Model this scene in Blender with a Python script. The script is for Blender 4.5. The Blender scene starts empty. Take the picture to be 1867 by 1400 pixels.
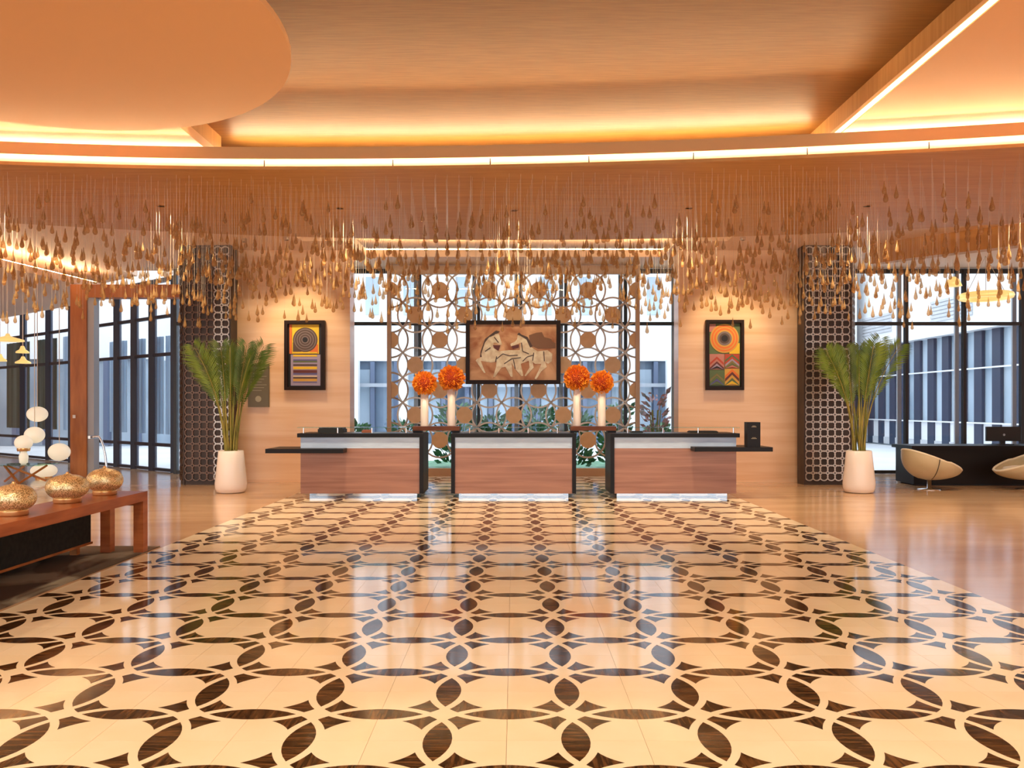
import bpy, math, random
from mathutils import Vector, Matrix
R = random.Random(7)
PI = math.pi
sc = bpy.context.scene
C = sc.collection

# ------------------------------------------------------------------ camera
cam_d = bpy.data.cameras.new('camera'); cam = bpy.data.objects.new('camera', cam_d); C.objects.link(cam)
FPX = 1465.0; VX, VY = 937.5, 742.0; HC = 1.5
cam_d.sensor_fit = 'HORIZONTAL'; cam_d.sensor_width = 36.0; cam_d.lens = FPX / 1867.0 * 36.0
cam_d.shift_x = -(VX - 933.5) / 1867.0; cam_d.shift_y = (VY - 700.0) / 1867.0
cam_d.clip_start = .05; cam_d.clip_end = 300
cam.location = (0, 0, HC); cam.rotation_euler = (PI / 2, 0, 0)
sc.camera = cam
# ------------------------------------------------------------------ world, exposure
wd = bpy.data.worlds.new('world'); sc.world = wd; wd.use_nodes = True
bg = wd.node_tree.nodes['Background']
bg.inputs[0].default_value = (.86, .93, 1.0, 1); bg.inputs[1].default_value = 2.3
sc.view_settings.view_transform = 'Standard'; sc.view_settings.look = 'None'
sc.view_settings.gamma = 1; sc.view_settings.use_curve_mapping = False
sc.view_settings.exposure = 0.3
cy = sc.cycles
cy.use_denoising = True; cy.max_bounces = 9; cy.diffuse_bounces = 5; cy.glossy_bounces = 4
cy.transparent_max_bounces = 24; cy.transmission_bounces = 6; cy.sample_clamp_indirect = 6; cy.caustics_reflective = False
cy.caustics_refractive = False
WARM = (1.0, .79, .52)
# added fill lights out of view (fixtures are built further down, at the same spots)
FILL_DOWN = [(x, y) for y in (-4.5, -1.0, 2.4) for x in (-7.5, -2.6, 2.6, 7.5)] + [(8.5, 6.0), (-8.5, 6.0)]
FILL_DOWN_W = 380
FILL_PANEL = [(x, 12.1 - abs(x) * .05) for x in (-7.6, -5.2, -2.6, 0., 2.6, 5.2, 7.6)]  # added fill spots, tucked among the glass drops to brighten the far floor
def spot(name, loc, aim, watts, angle, blend=.6, color=WARM, size=.12):
    d = bpy.data.lights.new(name, 'SPOT'); o = bpy.data.objects.new(name, d); C.objects.link(o)
    d.energy = watts; d.spot_size = math.radians(angle); d.spot_blend = blend; d.color = color; d.shadow_soft_size = size
    o.location = loc
    o.rotation_euler = (Vector(aim) - Vector(loc)).to_track_quat('-Z', 'Y').to_euler()
    return o
for (x, y) in FILL_DOWN:
    zz = 5.24 if abs(x) < 4 else 4.80
    spot('fill_down_light', (x, y, zz), (x, y + .8, 0), FILL_DOWN_W, 130, .8)
for (x, y) in FILL_PANEL: spot('fill_panel_light', (x, y, 4.42), (x, y + .3, 0), 330, 125, .8)

# ------------------------------------------------------------------ materials
MATS = {}
def mat(name, c, c2=None, scale=(1, 1, 1), rough=.5, metal=0., detail=4, bump=0., emit=None, estr=0., coat=0., lo=.35, hi=.65, rand=0., spec=.5, freq=1., warp=0.):
    m = bpy.data.materials.new(name); m.use_nodes = True; MATS[name] = m
    nt = m.node_tree; b = nt.nodes['Principled BSDF']
    b.inputs['Base Color'].default_value = (*c, 1); b.inputs['Roughness'].default_value = rough
    b.inputs['Metallic'].default_value = metal; b.inputs['Specular IOR Level'].default_value = spec
    b.inputs['Coat Weight'].default_value = coat; b.inputs['Coat Roughness'].default_value = .08
    col = None
    if c2 is not None:
        tc = nt.nodes.new('ShaderNodeTexCoord'); mp = nt.nodes.new('ShaderNodeMapping'); mp.inputs['Scale'].default_value = scale
        nt.links.new(tc.outputs['Object'], mp.inputs['Vector'])
        if rand:
            oi0 = nt.nodes.new('ShaderNodeObjectInfo'); vm = nt.nodes.new('ShaderNodeVectorMath'); vm.operation = 'SCALE'
            vm.inputs[0].default_value = (37., 19., 53.); nt.links.new(oi0.outputs['Random'], vm.inputs['Scale'])
            nt.links.new(vm.outputs[0], mp.inputs['Location'])
        nz = nt.nodes.new('ShaderNodeTexNoise'); nz.inputs['Scale'].default_value = freq; nz.inputs['Detail'].default_value = detail
        nz.inputs['Distortion'].default_value = warp
        nt.links.new(mp.outputs[0], nz.inputs['Vector'])
        cr = nt.nodes.new('ShaderNodeValToRGB'); cr.color_ramp.elements[0].position = lo; cr.color_ramp.elements[1].position = hi
        cr.color_ramp.elements[0].color = (*c, 1); cr.color_ramp.elements[1].color = (*c2, 1)
        nt.links.new(nz.outputs['Fac'], cr.inputs[0]); col = cr.outputs[0]
        if bump:
            bp = nt.nodes.new('ShaderNodeBump'); bp.inputs['Strength'].default_value = bump; bp.inputs['Distance'].default_value = .01
            nt.links.new(nz.outputs['Fac'], bp.inputs['Height']); nt.links.new(bp.outputs[0], b.inputs['Normal'])
    if rand:
        oi = nt.nodes.new('ShaderNodeObjectInfo'); mr = nt.nodes.new('ShaderNodeMapRange')
        mr.inputs['To Min'].default_value = 1 - rand; mr.inputs['To Max'].default_value = 1 + rand
        nt.links.new(oi.outputs['Random'], mr.inputs['Value'])
        hs = nt.nodes.new('ShaderNodeHueSaturation'); nt.links.new(mr.outputs[0], hs.inputs['Value'])
        if col is not None: nt.links.new(col, hs.inputs['Color'])
        else: hs.inputs['Color'].default_value = (*c, 1)
        col = hs.outputs[0]
    if col is not None: nt.links.new(col, b.inputs['Base Color'])
    if emit is not None:
        b.inputs['Emission Color'].default_value = (*emit, 1); b.inputs['Emission Strength'].default_value = estr
    return m
def glassmat(name, tint, reflect_ior=1.45, rough=0.):
    m = bpy.data.materials.new(name); m.use_nodes = True; MATS[name] = m; nt = m.node_tree; nt.nodes.clear()
    out = nt.nodes.new('ShaderNodeOutputMaterial'); mx = nt.nodes.new('ShaderNodeMixShader'); fr = nt.nodes.new('ShaderNodeFresnel')
    tr = nt.nodes.new('ShaderNodeBsdfTransparent'); gl = nt.nodes.new('ShaderNodeBsdfGlossy')
    fr.inputs[0].default_value = reflect_ior; tr.inputs[0].default_value = (*tint, 1); gl.inputs['Roughness'].default_value = rough
    gm = nt.nodes.new('ShaderNodeNewGeometry'); iv = nt.nodes.new('ShaderNodeMath'); iv.operation = 'SUBTRACT'; iv.inputs[0].default_value = 1
    mu = nt.nodes.new('ShaderNodeMath'); mu.operation = 'MULTIPLY'; nt.links.new(gm.outputs['Backfacing'], iv.inputs[1])
    nt.links.new(fr.outputs[0], mu.inputs[0]); nt.links.new(iv.outputs[0], mu.inputs[1])      # reflect at the front face only
    nt.links.new(mu.outputs[0], mx.inputs[0]); nt.links.new(tr.outputs[0], mx.inputs[1]); nt.links.new(gl.outputs[0], mx.inputs[2])
    nt.links.new(mx.outputs[0], out.inputs[0]); return m

mat('marble', (.52, .315, .18), (.70, .47, .285), (.5, 1.6, 1), rough=.13, detail=8, lo=.3, hi=.7, warp=.6, spec=.35)
mat('grout', (.45, .34, .22), rough=.6)
mat('cream_tile', (.88, .74, .53), (.92, .80, .61), (1.2, 1.2, 1), rough=.09, detail=5, rand=.025, freq=2., spec=.2)
mat('walnut_inlay', (.022, .010, .004), (.17, .078, .028), (48, 5, 1), spec=.22, rough=.09, detail=4, rand=.15, lo=.40, hi=.72, warp=.3)
mat('rug', (.11, .075, .05), (.34, .31, .24), (.9, .9, 1), rough=.95, detail=3, lo=.46, hi=.54, warp=1.2)
mat('gold_ceiling', (.215, .092, .017), (.27, .122, .025), (3, 45, 1), rough=.5, metal=.15, detail=6)
mat('bronze_panel', (.50, .245, .075), (.58, .30, .10), (1.5, 20, 1), rough=.5, metal=.1, detail=5, spec=.3)
mat('peach_plaster', (.84, .48, .225), rough=.6)
mat('pink_plaster', (.80, .58, .43), rough=.6)
mat('bay_ceiling', (.42, .32, .25), rough=.45)
mat('led', (1, .85, .5), emit=(1, .82, .50), estr=58)
mat('led_panel', (1, .85, .5), emit=(1, .84, .55), estr=65)
mat('peach_gold', (.62, .36, .15), rough=.5)
mat('wood_dark', (.12, .035, .014), (.20, .065, .025), (2, 2, 14), rough=.45, spec=.25)
mat('paint_shade', (.24, .12, .065), rough=.6)
mat('led_line', (1, .85, .5), emit=(1, .78, .36), estr=2.4)
mat('led_bay', (1, .85, .5), emit=(1, .78, .42), estr=40)
mat('stone', (.76, .455, .235), (.87, .60, .375), (.35, .35, 7), rough=.28, detail=7, lo=.3, hi=.7, warp=.5)
mat('wood_red', (.30, .075, .022), (.46, .14, .045), (2, 2, 14), rough=.3, detail=6, spec=.3)
mat('wood_post', (.36, .11, .022), (.52, .19, .045), (6, 6, 1.2), rough=.4, detail=6)
mat('desk_wood', (.28, .125, .085), (.46, .24, .17), (.6, .6, 16), rough=.35, detail=7, lo=.3, hi=.7, warp=.4)
mat('onyx', (.46, .62, .84), (.57, .75, .97), (3, 3, 22), rough=.3, detail=7)
mat('black_lacquer', (.010, .008, .008), rough=.4, spec=.2)
mat('black_matte', (.018, .017, .016), rough=.6)
mat('mirror', (.5, .52, .55), rough=.06, metal=1)
mat('chrome', (.75, .75, .76), rough=.15, metal=1)
mat('dark_fabric', (.010, .011, .009), (.022, .022, .018), (20, 20, 20), rough=.9)
mat('frame_black', (.015, .016, .018), rough=.4)
mat('frame_grey', (.42, .45, .50), rough=.5)
mat('screen_dark', (.030, .020, .016), (.06, .036, .026), (3, 3, 3), rough=.5)
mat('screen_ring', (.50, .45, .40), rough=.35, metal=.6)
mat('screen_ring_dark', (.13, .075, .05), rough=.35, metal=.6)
mat('lattice_ring', (.50, .41, .33), rough=.35, metal=.3)
mat('lattice_disc', (.62, .38, .19), (.68, .43, .23), (6, 6, 6), rough=.5)
mat('lattice_frame', (.48, .31, .19), rough=.4)
mat('white_ceramic', (.86, .80, .76), rough=.25)
mat('vase_white', (.88, .82, .76), rough=.3)
mat('soil', (.03, .02, .012), rough=.95)
mat('palm_leaf', (.055, .12, .012), (.20, .28, .03), (3, 3, 3), rough=.45, detail=3, lo=.3, hi=.7)
mat('palm_stem', (.20, .22, .04), (.33, .27, .06), (4, 4, 4), rough=.5)
mat('petal', (.85, .20, .015), (1.0, .44, .03), (9, 9, 9), rough=.6, detail=3)
mat('petal_dark', (.45, .06, .01), rough=.7)
mat('gold_mosaic', (.42, .31, .12), (1.0, .84, .50), (110, 110, 110), rough=.3, metal=.6, detail=1, bump=.25, lo=.40, hi=.55)
mat('gold_smooth', (.86, .55, .25), rough=.3, metal=.8)
mat('drop_glass', (.44, .28, .13), spec=.25)
mat('wire', (.62, .50, .38), rough=.4, metal=.5)
mat('globe', (.9, .86, .75), emit=(1, .90, .66), estr=.35)
mat('gold_lamp', (.8, .55, .2), rough=.3, metal=.6, emit=(1, .72, .25), estr=.6)
mat('cream_shell', (.50, .42, .25), (.58, .49, .31), (3, 3, 3), rough=.45)
mat('cream_rim', (.78, .70, .52), rough=.5)
mat('teal_cushion', (.015, .045, .05), rough=.8)
mat('beige_cushion', (.70, .58, .42), rough=.8)
mat('navy', (.035, .048, .085), rough=.5)
mat('navy_pale', (.12, .16, .25), rough=.5)
mat('white_paint', (.86, .87, .88), rough=.6)
mat('concrete', (.55, .56, .58), (.64, .65, .67), (2, 2, 2), rough=.8)
mat('curtain', (.52, .62, .72), (.75, .84, .90), (14, 14, .2), rough=.8, detail=2)
mat('curtain_green', (.10, .15, .14), (.22, .28, .26), (12, 12, .2), rough=.8, detail=2)
mat('facade_glass', (.30, .39, .48), (.52, .62, .71), (.5, .5, .3), rough=.15, detail=2)
mat('facade_dark', (.07, .11, .17), (.20, .28, .38), (.5, .5, .4), rough=.2, detail=3)
mat('court_floor', (.70, .71, .72), (.80, .80, .80), (.5, .5, 1), rough=.7)
mat('leaf_green', (.04, .15, .06), (.16, .40, .20), (5, 5, 5), rough=.5, detail=2)
mat('leaf_pink', (.20, .14, .10), (.65, .30, .30), (9, 9, 9), rough=.6, detail=2)
mat('sign_board', (.15, .125, .075), rough=.5)
mat('sign_line', (.42, .38, .27), rough=.6)
mat('frame_brown', (.018, .008, .005), rough=.5, spec=.25)
PAINT = dict(yellow=(.80, .52, .03), orange=(.72, .17, .03), red=(.45, .06, .03), maroon=(.13, .03, .03), umber=(.09, .055, .045), black=(.015, .012, .014),
             grey=(.20, .15, .14), blue=(.10, .10, .28), lilac=(.36, .30, .42), green=(.10, .15, .06), olive=(.20, .17, .06), ochre=(.62, .34, .06), cream=(.75, .60, .38), pink=(.50, .20, .16))
for k, v in PAINT.items(): mat('paint_' + k, v, rough=.55)
mat('paint_ground', (.38, .13, .05), (.78, .48, .27), (2.2, 2.2, 2.2), rough=.6, detail=4, lo=.33, hi=.66, warp=.8)
mat('paint_ivory', (.68, .54, .36), (.90, .82, .62), (9, 9, 9), rough=.6)
glassmat('window_glass', (.93, .965, 1.0))
glassmat('shelf_glass', (.70, .88, .80), 1.5)
# amber pendants: real glass look, half clear
def drop_mat():
    m = MATS['drop_glass']; nt = m.node_tree; b = nt.nodes['Principled BSDF']; b.inputs['Roughness'].default_value = .12
    b.inputs['Metallic'].default_value = .1
    out = nt.nodes['Material Output']; mx = nt.nodes.new('ShaderNodeMixShader'); tr = nt.nodes.new('ShaderNodeBsdfTransparent')
    tr.inputs[0].default_value = (.95, .80, .62, 1); mx.inputs[0].default_value = .48
    nt.links.new(tr.outputs[0], mx.inputs[1]); nt.links.new(b.outputs[0], mx.inputs[2]); nt.links.new(mx.outputs[0], out.inputs[0])
drop_mat()
def sheer(name, c):      # thin cloth: lets daylight glow through
    m = MATS[name]; nt = m.node_tree; b = nt.nodes['Principled BSDF']; out = nt.nodes['Material Output']
    mx = nt.nodes.new('ShaderNodeMixShader'); tr = nt.nodes.new('ShaderNodeBsdfTranslucent'); mx.inputs[0].default_value = .72
    lk = b.inputs['Base Color'].links[0].from_socket; nt.links.new(lk, tr.inputs[0])
    nt.links.new(b.outputs[0], mx.inputs[1]); nt.links.new(tr.outputs[0], mx.inputs[2]); nt.links.new(mx.outputs[0], out.inputs[0])
sheer('curtain', 0); sheer('curtain_green', 0)

# ------------------------------------------------------------------ mesh helpers
WLOC = {}
def wloc(o): return WLOC.get(o.name, Vector((0, 0, 0))) if o else Vector((0, 0, 0))
class MB:
    def __init__(s): s.v = []; s.f = []
    def box(s, x0, x1, y0, y1, z0, z1):
        n = len(s.v)
        s.v += [(x0, y0, z0), (x1, y0, z0), (x1, y1, z0), (x0, y1, z0), (x0, y0, z1), (x1, y0, z1), (x1, y1, z1), (x0, y1, z1)]
        s.f += [tuple(n + i for i in q) for q in ((0, 3, 2, 1), (4, 5, 6, 7), (0, 1, 5, 4), (1, 2, 6, 5), (2, 3, 7, 6), (3, 0, 4, 7))]
        return s
    def prism(s, poly, z0, z1):
        a = sum(p[0] * q[1] - q[0] * p[1] for p, q in zip(poly, poly[1:] + poly[:1]))
        if a < 0: poly = poly[::-1]
        n = len(s.v); k = len(poly)
        s.v += [(x, y, z0) for x, y in poly] + [(x, y, z1) for x, y in poly]
        s.f.append(tuple(n + i for i in reversed(range(k)))); s.f.append(tuple(n + k + i for i in range(k)))
        for i in range(k): j = (i + 1) % k; s.f.append((n + i, n + j, n + k + j, n + k + i))
        return s
    def prism_xz(s, poly, y0, y1):
        a = sum(p[0] * q[1] - q[0] * p[1] for p, q in zip(poly, poly[1:] + poly[:1]))
        if a < 0: poly = poly[::-1]
        n = len(s.v); k = len(poly)
        s.v += [(x, y0, z) for x, z in poly] + [(x, y1, z) for x, z in poly]
        s.f.append(tuple(n + i for i in range(k))); s.f.append(tuple(n + k + i for i in reversed(range(k))))
        for i in range(k): j = (i + 1) % k; s.f.append((n + j, n + i, n + k + i, n + k + j))
        return s
    def lathe(s, prof, c=(0, 0, 0), seg=24, sx=1., sy=1.):
        n = len(s.v); k = len(prof)
        for i in range(seg):
            a = 2 * PI * i / seg
            for r, z in prof: s.v.append((c[0] + r * math.cos(a) * sx, c[1] + r * math.sin(a) * sy, c[2] + z))
        for i in range(seg):
            j = (i + 1) % seg
            for q in range(k - 1): s.f.append((n + i * k + q, n + j * k + q, n + j * k + q + 1, n + i * k + q + 1))
        if prof[0][0] > 1e-6: s.f.append(tuple(n + i * k for i in reversed(range(seg))))
        if prof[-1][0] > 1e-6: s.f.append(tuple(n + i * k + k - 1 for i in range(seg)))
        return s
    def tube(s, pts, r, seg=6, closed=False):
        pts = [Vector(p) for p in pts]; n = len(s.v); k = len(pts)
        for i, p in enumerate(pts):
            if closed: d = pts[(i + 1) % k] - pts[i - 1]
            else: d = pts[min(i + 1, k - 1)] - pts[max(i - 1, 0)]
            d.normalize(); u = d.cross(Vector((0, 0, 1)))
            if u.length < .05: u = d.cross(Vector((0, 1, 0)))
            u.normalize(); w = d.cross(u)
            rr = r[i] if isinstance(r, (list, tuple)) else r
            for j in range(seg):
                a = 2 * PI * j / seg; s.v.append(tuple(p + (u * math.cos(a) + w * math.sin(a)) * rr))
        for i in range(k if closed else k - 1):
            b = (i + 1) % k
            for j in range(seg): q = (j + 1) % seg; s.f.append((n + i * seg + j, n + i * seg + q, n + b * seg + q, n + b * seg + j))
        if not closed:
            s.f.append(tuple(n + j for j in reversed(range(seg)))); s.f.append(tuple(n + (k - 1) * seg + j for j in range(seg)))
        return s
    def ring_xz(s, cx, cy, cz, ro, ri, y0, y1, seg=24):      # flat ring standing in the XZ plane
        n = len(s.v)
        for i in range(seg):
            a = 2 * PI * i / seg; ca, sa = math.cos(a), math.sin(a)
            for r, y in ((ri, y0), (ro, y0), (ro, y1), (ri, y1)): s.v.append((cx + r * ca, cy + y, cz + r * sa))
        for i in range(seg):
            j = (i + 1) % seg
            for q in range(4): p = (q + 1) % 4; s.f.append((n + i * 4 + q, n + i * 4 + p, n + j * 4 + p, n + j * 4 + q))
        return s
    def bar(s, a, b, w, h):        # square bar between two points
        a = Vector(a); b = Vector(b); d = (b - a).normalized(); up = Vector((0, 0, 1))
        u = d.cross(up)
        if u.length < .05: u = Vector((1, 0, 0))
        u.normalize(); t = u.cross(d).normalized(); n = len(s.v)
        for p in (a, b):
            for i, j in ((-1, -1), (1, -1), (1, 1), (-1, 1)): s.v.append(tuple(p + u * (i * w / 2) + t * (j * h / 2)))
        s.f += [tuple(n + i for i in q) for q in ((0, 1, 2, 3), (7, 6, 5, 4), (0, 4, 5, 1), (1, 5, 6, 2), (2, 6, 7, 3), (3, 7, 4, 0))]
        return s
    def mesh(s, name, mt, smooth=False, off=(0, 0, 0)):
        me = bpy.data.meshes.new(name)
        me.from_pydata([(x - off[0], y - off[1], z - off[2]) for x, y, z in s.v], [], s.f)
        me.materials.append(MATS[mt])
        if smooth: me.polygons.foreach_set('use_smooth', [True] * len(me.polygons))
        me.update(); return me
    def build(s, name, mt, parent=None, smooth=False, origin=None):
        """verts are world coordinates; a child's mesh is made local to its parent"""
        off = wloc(parent)
        if parent is None and origin is not None: off = Vector(origin)
        me = s.mesh(name, mt, smooth, off)
        o = bpy.data.objects.new(name, me); C.objects.link(o)
        if parent is not None: o.parent = parent; WLOC[o.name] = off
        else: o.location = off; WLOC[o.name] = off
        return o
def inst(name, me, parent, loc, rz=0, rot=None):
    o = bpy.data.objects.new(name, me); C.objects.link(o); o.parent = parent
    p = Vector(loc) - wloc(parent); o.location = p
    o.rotation_euler = rot if rot else (0, 0, rz); WLOC[o.name] = Vector(loc); return o
def tag(o, label=None, cat=None, group=None, kind=None):
    if label: o['label'] = label
    if cat: o['category'] = cat
    if group: o['group'] = group
    if kind: o['kind'] = kind
    return o
def thing(name, label, cat, loc=(0, 0, 0), group=None, kind=None):
    o = bpy.data.objects.new(name, None); C.objects.link(o); o.location = loc; o.empty_display_size = .1
    WLOC[o.name] = Vector(loc); return tag(o, label, cat, group, kind)
def box(x0, x1, y0, y1, z0, z1): return MB().box(x0, x1, y0, y1, z0, z1)
def px(x, y, Y):        # photo pixel at depth Y -> point
    return Vector(((x - VX) * Y / FPX, Y, HC - (y - VY) * Y / FPX))
def arc(fn, x0, x1, n=40): return [(x0 + (x1 - x0) * i / n, fn(x0 + (x1 - x0) * i / n)) for i in range(n + 1)]

# ------------------------------------------------------------------ floor
S = .622; X0 = -.345; Y1 = 3.924
XE0, XE1 = X0 - 5.5 * S, X0 + 6.5 * S
KR = range(-3, 22)
YE0, YE1 = Y1 + (-3.5) * S, Y1 + 21.5 * S
fl = MB()
fl.prism([(-22, -9), (XE0, -9), (XE0, 18.25), (-7.6, 18.25), (-22, 29.85)], -.3, 0)
for a in ((XE1, 16, -9, 18.25), (XE0, XE1, -9, YE0), (XE0, XE1, YE1, 18.25)): fl.box(a[0], a[1], a[2], a[3], -.3, 0)
floor = tag(fl.build('floor', 'marble'), 'polished peach marble floor around the patterned inlay', 'floor', kind='structure')
box(XE0, XE1, YE0, YE1, -.3, -.005).build('grout_bed', 'grout', floor)
h = S / 2 - .0009
tm = box(-h, h, -h, h, -.005, 0).mesh('field_tile', 'cream_tile')
r1, r2, rd = .605 * S, .668 * S, .412 * S
def lens_poly(r, half=False, n=9):
    L = math.sqrt(r * r - S * S / 4); pts = []
    x1 = 0 if half else L
    for i in range(n + 1): x = -L + (x1 + L) * i / n; pts.append((x, math.sqrt(r * r - x * x) - S / 2))
    for i in range(n + 1): x = x1 - (x1 + L) * i / n; pts.append((x, -(math.sqrt(r * r - x * x) - S / 2)))
    out = []
    for p in pts:
        if not out or (Vector(p) - Vector(out[-1])).length > 1e-5: out.append(p)
    if (Vector(out[0]) - Vector(out[-1])).length < 1e-5: out.pop()
    return out
def spandrel_poly():      # near the crossing at 0,0, in the cell towards +x +y
    h2 = S / 2
    def cross(ro):        # circle ro about (h2,h2) with the neighbour's arc about (h2,-h2), left point
        yy = (r2 * r2 - ro * ro) / (4 * h2); return h2 - math.sqrt(max(0, r2 * r2 - (yy + h2) ** 2)), yy
    (ax, ay), (mx, my) = cross(r1), cross(rd); pts = []
    for i in range(6): x = ax + (mx - ax) * i / 5; pts.append((x, math.sqrt(r2 * r2 - (x - h2) ** 2) - h2))
    def sweep(ro, p, q, n):
        a0 = math.atan2(p[1] - h2, p[0] - h2) % (2 * PI); a1 = math.atan2(q[1] - h2, q[0] - h2) % (2 * PI)
        return [(h2 + ro * math.cos(a0 + (a1 - a0) * i / n), h2 + ro * math.sin(a0 + (a1 - a0) * i / n)) for i in range(1, n)]
    pts += sweep(rd, (mx, my), (my, mx), 7)
    for i in range(6): y = mx + (ax - mx) * i / 5; pts.append((math.sqrt(r2 * r2 - (y - h2) ** 2) - h2, y))
    pts += sweep(r1, (ay, ax), (ax, ay), 3)
    return pts
LP, HP, SP = lens_poly(r1), lens_poly(r1, True), spandrel_poly()
lm = MB().prism(LP, -.003, .0006).mesh('lens_inlay', 'walnut_inlay')
hm = MB().prism(HP, -.003, .0006).mesh('half_lens_inlay', 'walnut_inlay')
sm = MB().prism(SP, -.003, .0006).mesh('spandrel_inlay', 'walnut_inlay')
lens, spans, halves = [], [], []
for k in KR:
    y = Y1 + k * S
    for c in range(-5, 7):
        x = X0 + c * S
        inst('field_tile', tm, floor, (x, y, 0))
        for q in range(4): spans.append((x, y, q * PI / 2))
        if c < 6: lens.append((x + S / 2, y, 0))
        if k < 21: lens.append((x, y + S / 2, PI / 2))
    halves += [(XE0, y, PI), (XE1, y, 0)]
def vis(p):
    X, Y = p[0], p[1]
    if Y < 3.0 or abs(X) / Y > .66: return 100 + Y
    return Y
for lst, name, me, poly in ((lens, 'lens_inlay', lm, LP), (spans, 'spandrel_inlay', sm, SP), (halves, 'half_lens_inlay', hm, HP)):
    lst.sort(key=vis)
    for p in lst[:300]: inst(name, me, floor, (p[0], p[1], 0), p[2])
    if len(lst) > 300:
        mb = MB()
        for x, y, a in lst[300:]:
            ca, sa = math.cos(a), math.sin(a)
            mb.prism([(x + u * ca - v * sa, y + u * sa + v * ca) for u, v in poly], -.003, .0006)
        tag(mb.build('distant_' + name, 'walnut_inlay', floor), kind='stuff')

# ------------------------------------------------------------------ ceilings
ZR0, ZR1, ZP0, ZP1, ZS, ZG = 4.62, 4.77, 4.46, 4.50, 4.85, 5.30
def near_panel(x): d = x + 2.9; return 10.02 - (d * d / (2 * 43) if d > 0 else d * d / (2 * 26))
def near_ring(x): return near_panel(x) + .10
def far_panel(x): return 14.25 - x * x / (2 * 25)
gold = tag(box(-4.3, 4.3, -9, 13.6, ZG, ZG + .08).build('ceiling', 'gold_ceiling'), 'raised gold textured ceiling over the middle of the lobby', 'ceiling', kind='structure')
for sx, nm in ((1, 'right peach dropped ceiling slab with a lit straight edge'), (-1, 'left peach dropped ceiling slab behind the round disc')):
    xa, xb = sorted((sx * 4.0, sx * 16))
    o = tag(box(xa, xb, -9, 11.3, ZS, ZS + .12).build('ceiling', 'peach_plaster'), nm, 'ceiling', kind='structure')
    if sx > 0: box(3.985, 4.0, -9, 10.35, ZS + .012, ZS + .062).build('light_strip', 'led_line', o)
    box(*sorted((sx * 4.12, sx * 4.2)), -9, 11.3, ZS + .12, ZG).build('upstand', 'bronze_panel', o)  # material darkened to bronze to paint in the shade of this face
# round disc
dc = (-4.6, 6.85); dr = 2.6
o = tag(MB().lathe([(dr, ZS - .10), (dr, ZS - .04), (dr - .25, ZS - .04), (dr - .25, ZS)], (dc[0], dc[1], 0), 96).build('ceiling', 'peach_plaster'), 'round peach ceiling disc at upper left', 'ceiling', kind='structure')
MB().tube([(dc[0] + (dr - .14) * math.cos(a), dc[1] + (dr - .14) * math.sin(a), ZS - .02) for a in [i * 2 * PI / 64 for i in range(64)]], .012, 6, True).build('light_strip', 'led_line', o)
# ring slab
ring = MB()
ring.prism(arc(near_ring, -16, -4.0, 24) + [(-4.0, 18.4), (-9.9, 18.4), (-9.9, 15.2), (-16, 13.5)], ZR0, ZR1)
ring.prism(arc(near_ring, 4.0, 16, 24) + [(16, 18.4), (4.0, 18.4)], ZR0, ZR1)
ring.prism(arc(near_ring, -4.0, 4.0, 24) + [(4.0, 13.45), (-4.0, 13.45)], ZR0, ZR1)
ring.prism([(-4.0, 15.1), (-3.07, 15.1), (-3.07, 16.7), (3.07, 16.7), (3.07, 15.1), (4.0, 15.1), (4.0, 18.4), (-4.0, 18.4)], ZR0, ZR1)
ring = tag(ring.build('ceiling', 'pink_plaster'), 'pale pink ceiling ring round the lobby with a stepped bay', 'ceiling', kind='structure')
MB().prism([(x, y - .012) for x, y in arc(near_ring, -16, 16, 64)] + [(x, y) for x, y in arc(near_ring, 16, -16, 64)], ZR0, ZR1).build('lip_facing', 'peach_gold', ring)
MB().tube([(x, near_ring(x) + 1.30, 5.13) for x in [-4.0 + i * .25 for i in range(33)]], .016, 6).build('light_strip', 'led', ring)
box(-4.0, 4.0, 11.62, 11.72, ZR1, 5.03).build('light_shelf', 'peach_plaster', ring)
for sx in (-1, 1): MB().tube([(sx * x, near_ring(sx * x) + .30, ZR1 + .02) for x in [4.02 + i * .5 for i in range(19)]], .014, 6).build('light_strip', 'led_panel', ring)
ls = MB()
for a, b in (((-4.0, 15.19), (-3.16, 15.19)), ((-3.16, 15.19), (-3.16, 16.79)), ((-3.16, 16.79), (3.16, 16.79)), ((3.16, 16.79), (3.16, 15.19)), ((3.16, 15.19), (4.0, 15.19))):
    ls.bar((*a, ZR1 + .02), (*b, ZR1 + .02), .03, .03)
ls.build('light_strip', 'led_bay', ring)
bay = tag(box(-4.3, 4.3, 13.3, 18.4, 5.02, 5.08).build('ceiling', 'bay_ceiling'), 'grey brown ceiling of the raised bay before the lattice', 'ceiling', kind='structure')
tag(box(-16, 16, 11.25, 18.6, 5.40, 5.5).build('ceiling', 'peach_plaster'), 'roof slab above the ceilings', 'ceiling', kind='structure')
# hanging bronze panel
pp = arc(near_panel, -10.5, 10.5, 60) + arc(far_panel, 10.5, -10.5, 60)
panel = tag(MB().prism(pp, ZP0, ZP1).build('ceiling', 'bronze_panel'), 'curved bronze panel hung below the ceiling, holding the glass drops', 'ceiling', kind='structure')
MB().tube([(x, near_panel(x) + .17, ZP1 + .015) for x in [-10 + i * .5 for i in range(41)]], .012, 6).build('light_strip', 'led_panel', panel)
for xpx in (470, 711, 893, 1075, 1263, 1460, 1660):
    x = (xpx - VX) * 9.9 / FPX; MB().tube([(x, near_panel(x) + .14, ZP1), (x, near_panel(x) + .14, ZR0)], .007, 6).build('suspension_rod', 'black_matte', panel)
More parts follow.
